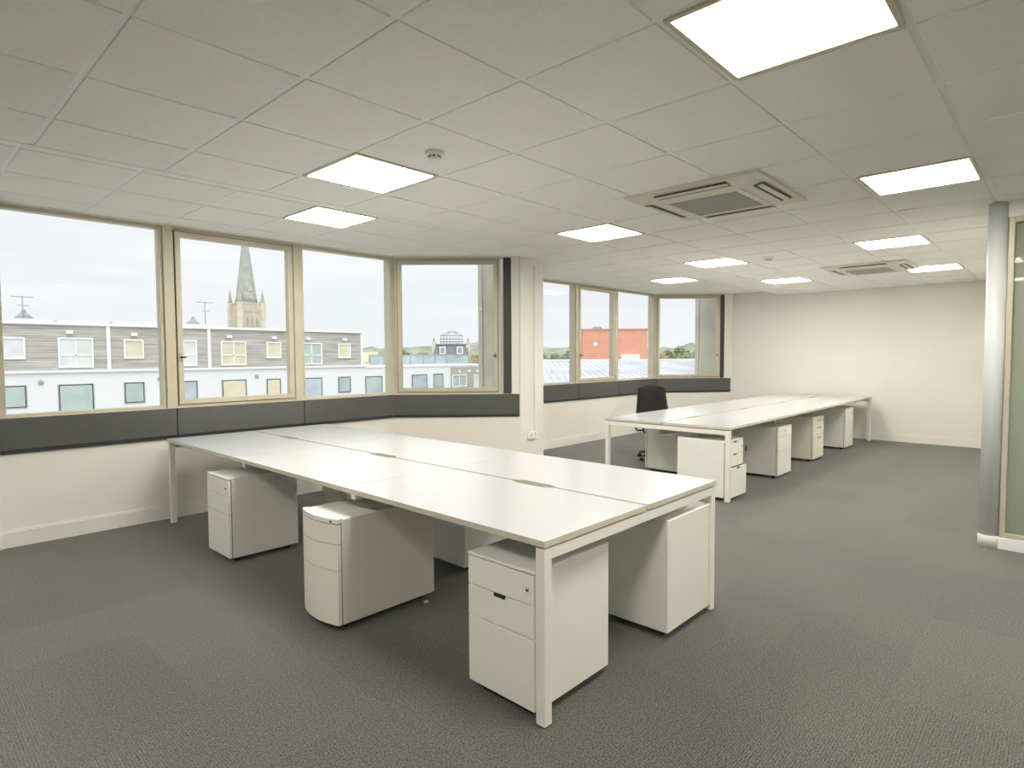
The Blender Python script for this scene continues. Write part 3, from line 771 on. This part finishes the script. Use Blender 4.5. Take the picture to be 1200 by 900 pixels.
# rooftop glass balustrade
rb = thing('roof_balustrade', 'blue grey glass balustrade on the white roof terrace', 'balustrade', (28.4, 45.5, .56))
MB().box((0, 0, .05), (12.2, .05, .95), mat('balustrade_glass', (.42, .48, .50), .15, noise=(.7, .2))).build('glass_panel', None, rb)
mb = MB().box((0, -.05, .95), (12.2, .10, 1.02), GREYM)
mb.build('handrail', None, rb)
for k in range(9): MB().box((k * 1.52, -.06, -.0), (k * 1.52 + .06, .0, .95), GREYM).build('post', None, rb)
def antenna(x, y, z, h, label):
    r = thing('tv_antenna', label, 'antenna', (x, y, z))
    MB().tube([(0, 0, 0), (0, 0, h)], .035, 6, GREYM).build('mast', None, r)
    mb = MB().tube([(-.55, 0, h - .06), (.55, 0, h - .06)], .03, 6, GREYM)
    for k in range(6): mb.tube([(-.5 + k * .2, -.25, h - .06), (-.5 + k * .2, .25, h - .06)], .018, 5, GREYM)
    mb.build('boom', None, r)
    MB().tube([(-.25, 0, h * .6), (.3, 0, h * .6)], .03, 6, GREYM).build('dipole', None, r)
    return r
antenna(3.98, 46, 3.80, 1.45, 'thin rooftop television aerial above the left window')
antenna(14.55, 46, 3.80, 1.75, 'thin rooftop television aerial left of the church spire')
def cowl(x, y, label):
    r = thing('roof_cowl', label, 'roof vent', (x, y, 3.78))
    MB().lathe([(.62, 0), (.18, .45), (.14, .5)], 4, m=mat('lead_grey', (.36, .40, .41), .6)).build('hood', None, r)
    MB().lathe([(.12, .45), (.12, .62), (.04, .7)], 10, m=GREYM).build('cap', None, r)
cowl(4.1, 46.6, 'small grey pyramid roof vent under the left aerial')
cowl(13.9, 46.6, 'small grey pyramid roof vent beside the right aerial')

# ------------------------------------------------------------------ outside: church
STONE = mat('pale_stone', (.60, .54, .43), .9, noise=(.8, .12)); SPIRE = mat('spire_stone', (.42, .43, .38), .9, noise=(.9, .15))
ch = thing('church', 'stone church tower with tall grey spire and corner pinnacles', 'church', (62.3, 151, 0), math.radians(0))
mb = MB().box((-3.1, -3.1, GZ), (3.1, 3.1, 14.6), STONE)
for sx in (-1, 1):
    for sy in (-1, 1): mb.lathe([(.75, GZ), (.75, 15.0)], 8, c=(sx * 2.85, sy * 2.85, 0), m=STONE)
mb.box((-3.2, -3.2, 14.5), (3.2, 3.2, 14.8), STONE)
for k in range(7): mb.box((-2.2 + k * .7, -3.2, 14.8), (-1.85 + k * .7, -2.95, 15.15), STONE)
mb.build('tower', None, ch)
MB().lathe([(2.95, 14.6), (2.55, 16.4), (.10, 35.6), (.02, 36.2)], 8, m=SPIRE).build('spire', None, ch)
for sx in (-1, 1):
    for sy in (-1, 1):
        MB().lathe([(.62, 15.0), (.55, 15.3), (.40, 16.0), (.05, 18.4)], 8, c=(sx * 2.85, sy * 2.85, 0), m=SPIRE).build('pinnacle', None, ch)
for k in (-1, 0, 1):
    MB().box((k * 1.2 - .22, -3.16, 9.0), (k * 1.2 + .22, -3.06, 11.2), GREYM).build('belfry_opening', None, ch)
for k in range(5):
    MB().lathe([(.20, 0), (.20, .08)], 12, m=GREYM, mx=Matrix.Translation((-1.5 + k * .75, -3.08, 12.6)) @ Matrix.Rotation(PI / 2, 4, 'X')).build('round_opening', None, ch)
for k, zz in ((0, 16.6), (1, 18.4)):
    MB().prism([(-.4, -2.75 + k * .3), (.4, -2.75 + k * .3), (.4, -1.5), (-.4, -1.5)], zz - .6, zz + .5, STONE).build('spire_light', None, ch)

# ------------------------------------------------------------------ outside: large house with roof terrace cage
mh = thing('mansion', 'large old house with slate mansard roof, white dormers and a glazed rooftop lantern', 'building', (66.3, 77.8, 0), VR); mh.scale = (.73, .73, 1)
SLATE = mat('slate', (.24, .25, .28), .7, noise=(1.5, .15))
MB().box((-4.2, 0, GZ), (4.2, 9, 1.5), mat('house_brick', (.55, .47, .40), .85)).build('wall', None, mh)
mb = MB(); 
v = [mb.bm.verts.new(p) for p in ((-4.2, -.1, 1.5), (4.2, -.1, 1.5), (4.2, 9, 1.5), (-4.2, 9, 1.5), (-3.8, .7, 3.35), (3.8, .7, 3.35), (3.8, 8.2, 3.35), (-3.8, 8.2, 3.35))]
mb._fin([mb.bm.faces.new([v[i] for i in q]) for q in ((3, 2, 1, 0), (4, 5, 6, 7), (0, 1, 5, 4), (1, 2, 6, 5), (2, 3, 7, 6), (3, 0, 4, 7))], SLATE)
mb.build('mansard_roof', None, mh)
MB().box((-4.0, .5, 3.33), (4.0, 8.4, 3.55), SLATE).build('cornice', None, mh)
for x in (-2.0, 2.1):
    d = MB().box((x - .75, -.15, 1.75), (x + .75, 1.2, 3.05), UPVC).build('dormer', None, mh)
    MB().box((x - .45, -.2, 1.95), (x + .45, -.1, 2.85), GREYM).build('pane', None, d)
for x in (-4.2, 4.0):
    c_ = MB().box((x - .45, .5, 1.2), (x + .45, 1.8, 4.0), mat('chimney_cream', (.72, .66, .54), .85)).build('chimney', None, mh)
    MB().lathe([(.16, 4.0), (.13, 4.6)], 10, c=(x, 1.1, 0), m=SLATE).build('chimney_pot', None, c_)
mb = MB()
for k in range(8):
    x = -2.6 + k * .74
    mb.tube([(x, 1.2, 3.5), (x, 1.2, 5.0)], .09, 6, GREYM); mb.tube([(x, 1.2, 5.0), (x * .25, 3, 5.8)], .06, 6, GREYM)
for z in (3.9, 4.4, 5.0): mb.tube([(-2.65, 1.2, z), (2.65, 1.2, z)], .08, 6, GREYM)
mb.build('roof_lantern', None, mh)

def block(name, label, x, y, z0, z1, wx, wy, rz, m, roofm=None, gable=0, wins=(), cat='building', wm=None):
    r = thing(name, label, cat, (x, y, 0), rz)
    MB().box((0, 0, z0), (wx, wy, z1), m).build('wall', None, r)
    if gable:
        mb = MB(); v = [mb.bm.verts.new(p) for p in ((-.2, -.2, z1), (wx + .2, -.2, z1), (wx + .2, wy + .2, z1), (-.2, wy + .2, z1), (-.2, wy / 2, z1 + gable), (wx + .2, wy / 2, z1 + gable))]
        mb._fin([mb.bm.faces.new([v[i] for i in q]) for q in ((3, 2, 1, 0), (0, 1, 5, 4), (2, 3, 4, 5), (0, 4, 3), (1, 2, 5))], roofm or m); mb.build('roof', None, r)
    else:
        MB().box((-.1, -.1, z1), (wx + .1, wy + .1, z1 + .25), roofm or m).build('roof_edge', None, r)
    for (a, b, c, d) in wins:
        w_ = MB().box((a, -.08, c), (b, .05, d), wm or UPVC).build('window', None, r)
        MB().box((a + .1, -.12, c + .1), (b - .1, -.06, d - .1), PB).build('pane', None, w_)
    return r
block('house', 'small gabled house with orange brick end just right of the timber cladding', 53.0, 86.2, GZ, .35, 2.5, 6, VR, mat('orange_render', (.78, .48, .30), .85), mat('cream_roof', (.66, .60, .44), .8), 1.8, [(.8, 1.6, -1.0, 0)])
MB().box((2.0, -.9, GZ), (2.9, 4, 1.75), mat('orange_render', (.78, .48, .30), .85)).build('end_wall', None, bpy.data.objects['house'])
block('office_block', 'low blue grey glazed building between the orange house and the window post', 55.4, 83.8, GZ, 1.3, 3.4, 6, VR, mat('blue_cladding', (.42, .50, .54), .5, noise=(.6, .2)), GREYM, 0, [(.3, 1.3, -.3, .7), (1.8, 2.8, -.3, .7)])
red = block('brick_building', 'plain orange red brick block on the skyline of the far bay', 79.7, 59.5, GZ, 5.65, 11.0, 14, VR, mat('red_brick', (.80, .39, .28), .9, noise=(1.2, .06)), mat('brick_coping', (.55, .30, .24), .8))
MB().lathe([(.35, 0), (.35, .1)], 14, m=UPVC, mx=Matrix.Translation((2.2, 0, 3.3)) @ Matrix.Rotation(PI / 2, 4, 'X')).build('round_sign', None, red)
MB().box((6.5, -.6, .3), (9.6, 0, 1.6), UPVC).build('white_annex', None, red)
MB().box((2.0, 1.0, 5.9), (3.4, 2, 6.3), GREYM).build('roof_plant', None, red)
MB().tube([(5.1, 1, 5.8), (5.1, 1, 7.0)], .10, 6, GREYM).build('roof_pole', None, red)
block('warehouse', 'pale low building left of the red brick block', 83.8, 85.6, GZ, .9, 8, 8, VR, mat('pale_render', (.74, .70, .62), .8), mat('pale_roof', (.62, .58, .50), .8), 1.4, [(1, 2, -1, 0), (3, 4, -1, 0)])
block('terrace_house', 'row of cream houses beyond the far bay trees', 128, 58, GZ, -1.5, 16, 8, VR, mat('cream_render', (.72, .66, .48), .8), mat('tile_roof', (.60, .52, .40), .8), 2.2, [(2, 3, -3.6, -2.4), (6, 7, -3.6, -2.4), (10, 11, -3.6, -2.4)])
# metal roofed shed in front of the red building
sh = thing('metal_shed', 'pale standing seam metal roof below the far bay windows', 'shed', (31.0, 29.5, 0), VR)
mb = MB(); L_, Wd = 40, 24
z0, z1 = -.75, .85
SM = mat('seam_metal', (.58, .60, .63), .5, metal=.1, noise=(.35, .18))
v = [mb.bm.verts.new(p) for p in ((1.5, 0, z0), (L_, 0, z0), (L_, Wd, z1), (1.5, Wd, z1), (1.5, 0, z0 - .3), (L_, 0, z0 - .3), (L_, Wd, z1 - .3), (1.5, Wd, z1 - .3))]
mb._fin([mb.bm.faces.new([v[i] for i in q]) for q in ((0, 1, 2, 3), (7, 6, 5, 4), (0, 4, 5, 1), (1, 5, 6, 2), (2, 6, 7, 3), (3, 7, 4, 0))], SM)
sl = math.atan2(z1 - z0, Wd)
for k in range(64):
    x = 1.5 + k * .6
    mb.box((-.025, 0, 0), (.025, Wd, .06), SM, mx=Matrix.Translation((x, 0, z0)) @ Matrix.Rotation(sl, 4, 'X'))
mb.build('roof', None, sh)
MB().box((1.8, .5, GZ), (L_ - .5, Wd - .5, z0 - .3), mat('shed_wall', (.5, .52, .54), .7)).build('wall', None, sh)
MB().box((1.5, Wd - .1, z1 - .2), (L_, Wd + .4, z1 + .12), UPVC).build('ridge_cap', None, sh)
for k in (3, 9): MB().box((k, 8, z0 + .3), (k + 1.6, 10, z0 + 1.0), mat('roof_box', (.66, .70, .72), .5), bev=.05).build('roof_unit', None, sh)

# ------------------------------------------------------------------ outside: trees on the skyline
LEAF = [mat('foliage_%s' % n, c, .95, noise=(.6, .30)) for n, c in (('olive', (.26, .28, .17)), ('grey_green', (.28, .31, .24)), ('autumn', (.38, .34, .20)), ('dark', (.18, .21, .15)))]  # foliage colours paled to stand in for distance haze
BARK = mat('bark', (.20, .17, .13), .9)
def tree(x, y, base, h, rad, k, label, group='trees on the skyline'):
    rng = random.Random(k * 13 + 5)
    r = thing('tree', label, 'tree', (x, y, base), 0, group)
    mb = MB(); c0 = h * .62
    blobs = [(0, 0, c0, rad)] + [(rng.uniform(-.6, .6) * rad, rng.uniform(-.6, .6) * rad, c0 + rng.uniform(-.25, .45) * h * .5, rad * rng.uniform(.4, .65)) for _ in range(7)]
    for bx_, by_, bz_, br in blobs:
        res = bmesh.ops.create_icosphere(mb.bm, subdivisions=3, radius=1)
        for v_ in res['verts']:
            n_ = 1 + .16 * math.sin(v_.co.x * 9 + bx_ * 3) * math.cos(v_.co.y * 8 + by_) + .14 * math.sin(v_.co.z * 12 + bz_) + rng.uniform(-.12, .12)
            v_.co = Vector((v_.co.x * br * n_ + bx_, v_.co.y * br * n_ + by_, v_.co.z * br * .85 * n_ + bz_))
    mb.build('crown', LEAF[k % 4], r)
    MB().tube([(0, 0, 0), (.1, 0, h * .35), (.2, .1, h * .65)], [rad * .10, rad * .08, rad * .04], 7, BARK).build('trunk', None, r)
FW2 = Vector((.7311, .6818)); RT2 = Vector((.6818, -.7311)); C2 = Vector((CAM.x, CAM.y))
k = 0
ORD = ['leftmost', 'second from the left', 'third from the left', 'fourth from the left', 'fifth from the left', 'rightmost']
for (a, b, n, d, zt, what) in ((424, 512, 6, 140, 4.2, 'of the skyline trees beyond the white roof terrace'),
                               (553, 566, 1, 135, 4.6, 'skyline tree just right of the mansard roofed house'),
                               (634, 676, 3, 150, 4.3, 'of the skyline trees left of the brick block'),
                               (762, 838, 5, 165, 5.0, 'of the skyline trees in the far angled window')):
    for i in range(n):
        t_ = (i + .5) / n; s_ = (a + (b - a) * t_ - 600) / 700.14
        dd = d + (i % 2) * 11
        p = C2 + (FW2 + RT2 * s_) * dd
        top = zt + random.uniform(-1.0, .9); hh = random.uniform(10, 13)
        lab = what if n == 1 else 'the %s %s' % ('rightmost' if i == n - 1 else ORD[i], what)
        tree(p.x, p.y, max(GZ, top - hh), hh * .92, random.uniform(2.2, 2.7), k, lab); k += 1
# wooded rise behind everything
mb = MB(); rng = random.Random(3); nx_, ny_ = 140, 6; gr = []
for j in range(ny_ + 1):
    row = []
    for i in range(nx_ + 1):
        s_ = -1.1 + 2.2 * i / nx_; d_ = 205 + j * 14
        p = C2 + (FW2 + RT2 * s_) * d_
        hgt = -11 + (j / ny_) * 17.0 + 1.4 * math.sin(i * .21) + .9 * math.sin(i * .57 + 1) + rng.uniform(-.9, .9)
        row.append(mb.bm.verts.new((p.x, p.y, max(GZ, hgt) if j else GZ - 1)))
    gr.append(row)
last = [mb.bm.verts.new((v_.co.x * 1.02, v_.co.y * 1.02, GZ - 1)) for v_ in gr[-1]]
gr.append(last)
for j in range(len(gr) - 1):
    for i in range(nx_): mb.bm.faces.new((gr[j][i], gr[j][i + 1], gr[j + 1][i + 1], gr[j + 1][i]))
tag(mb.build('woodland', mat('woodland_green', (.30, .32, .25), .95, noise=(.12, .30))), 'wooded hillside along the horizon', 'woodland', kind='stuff')  # haze over the far hillside is put into this pale green
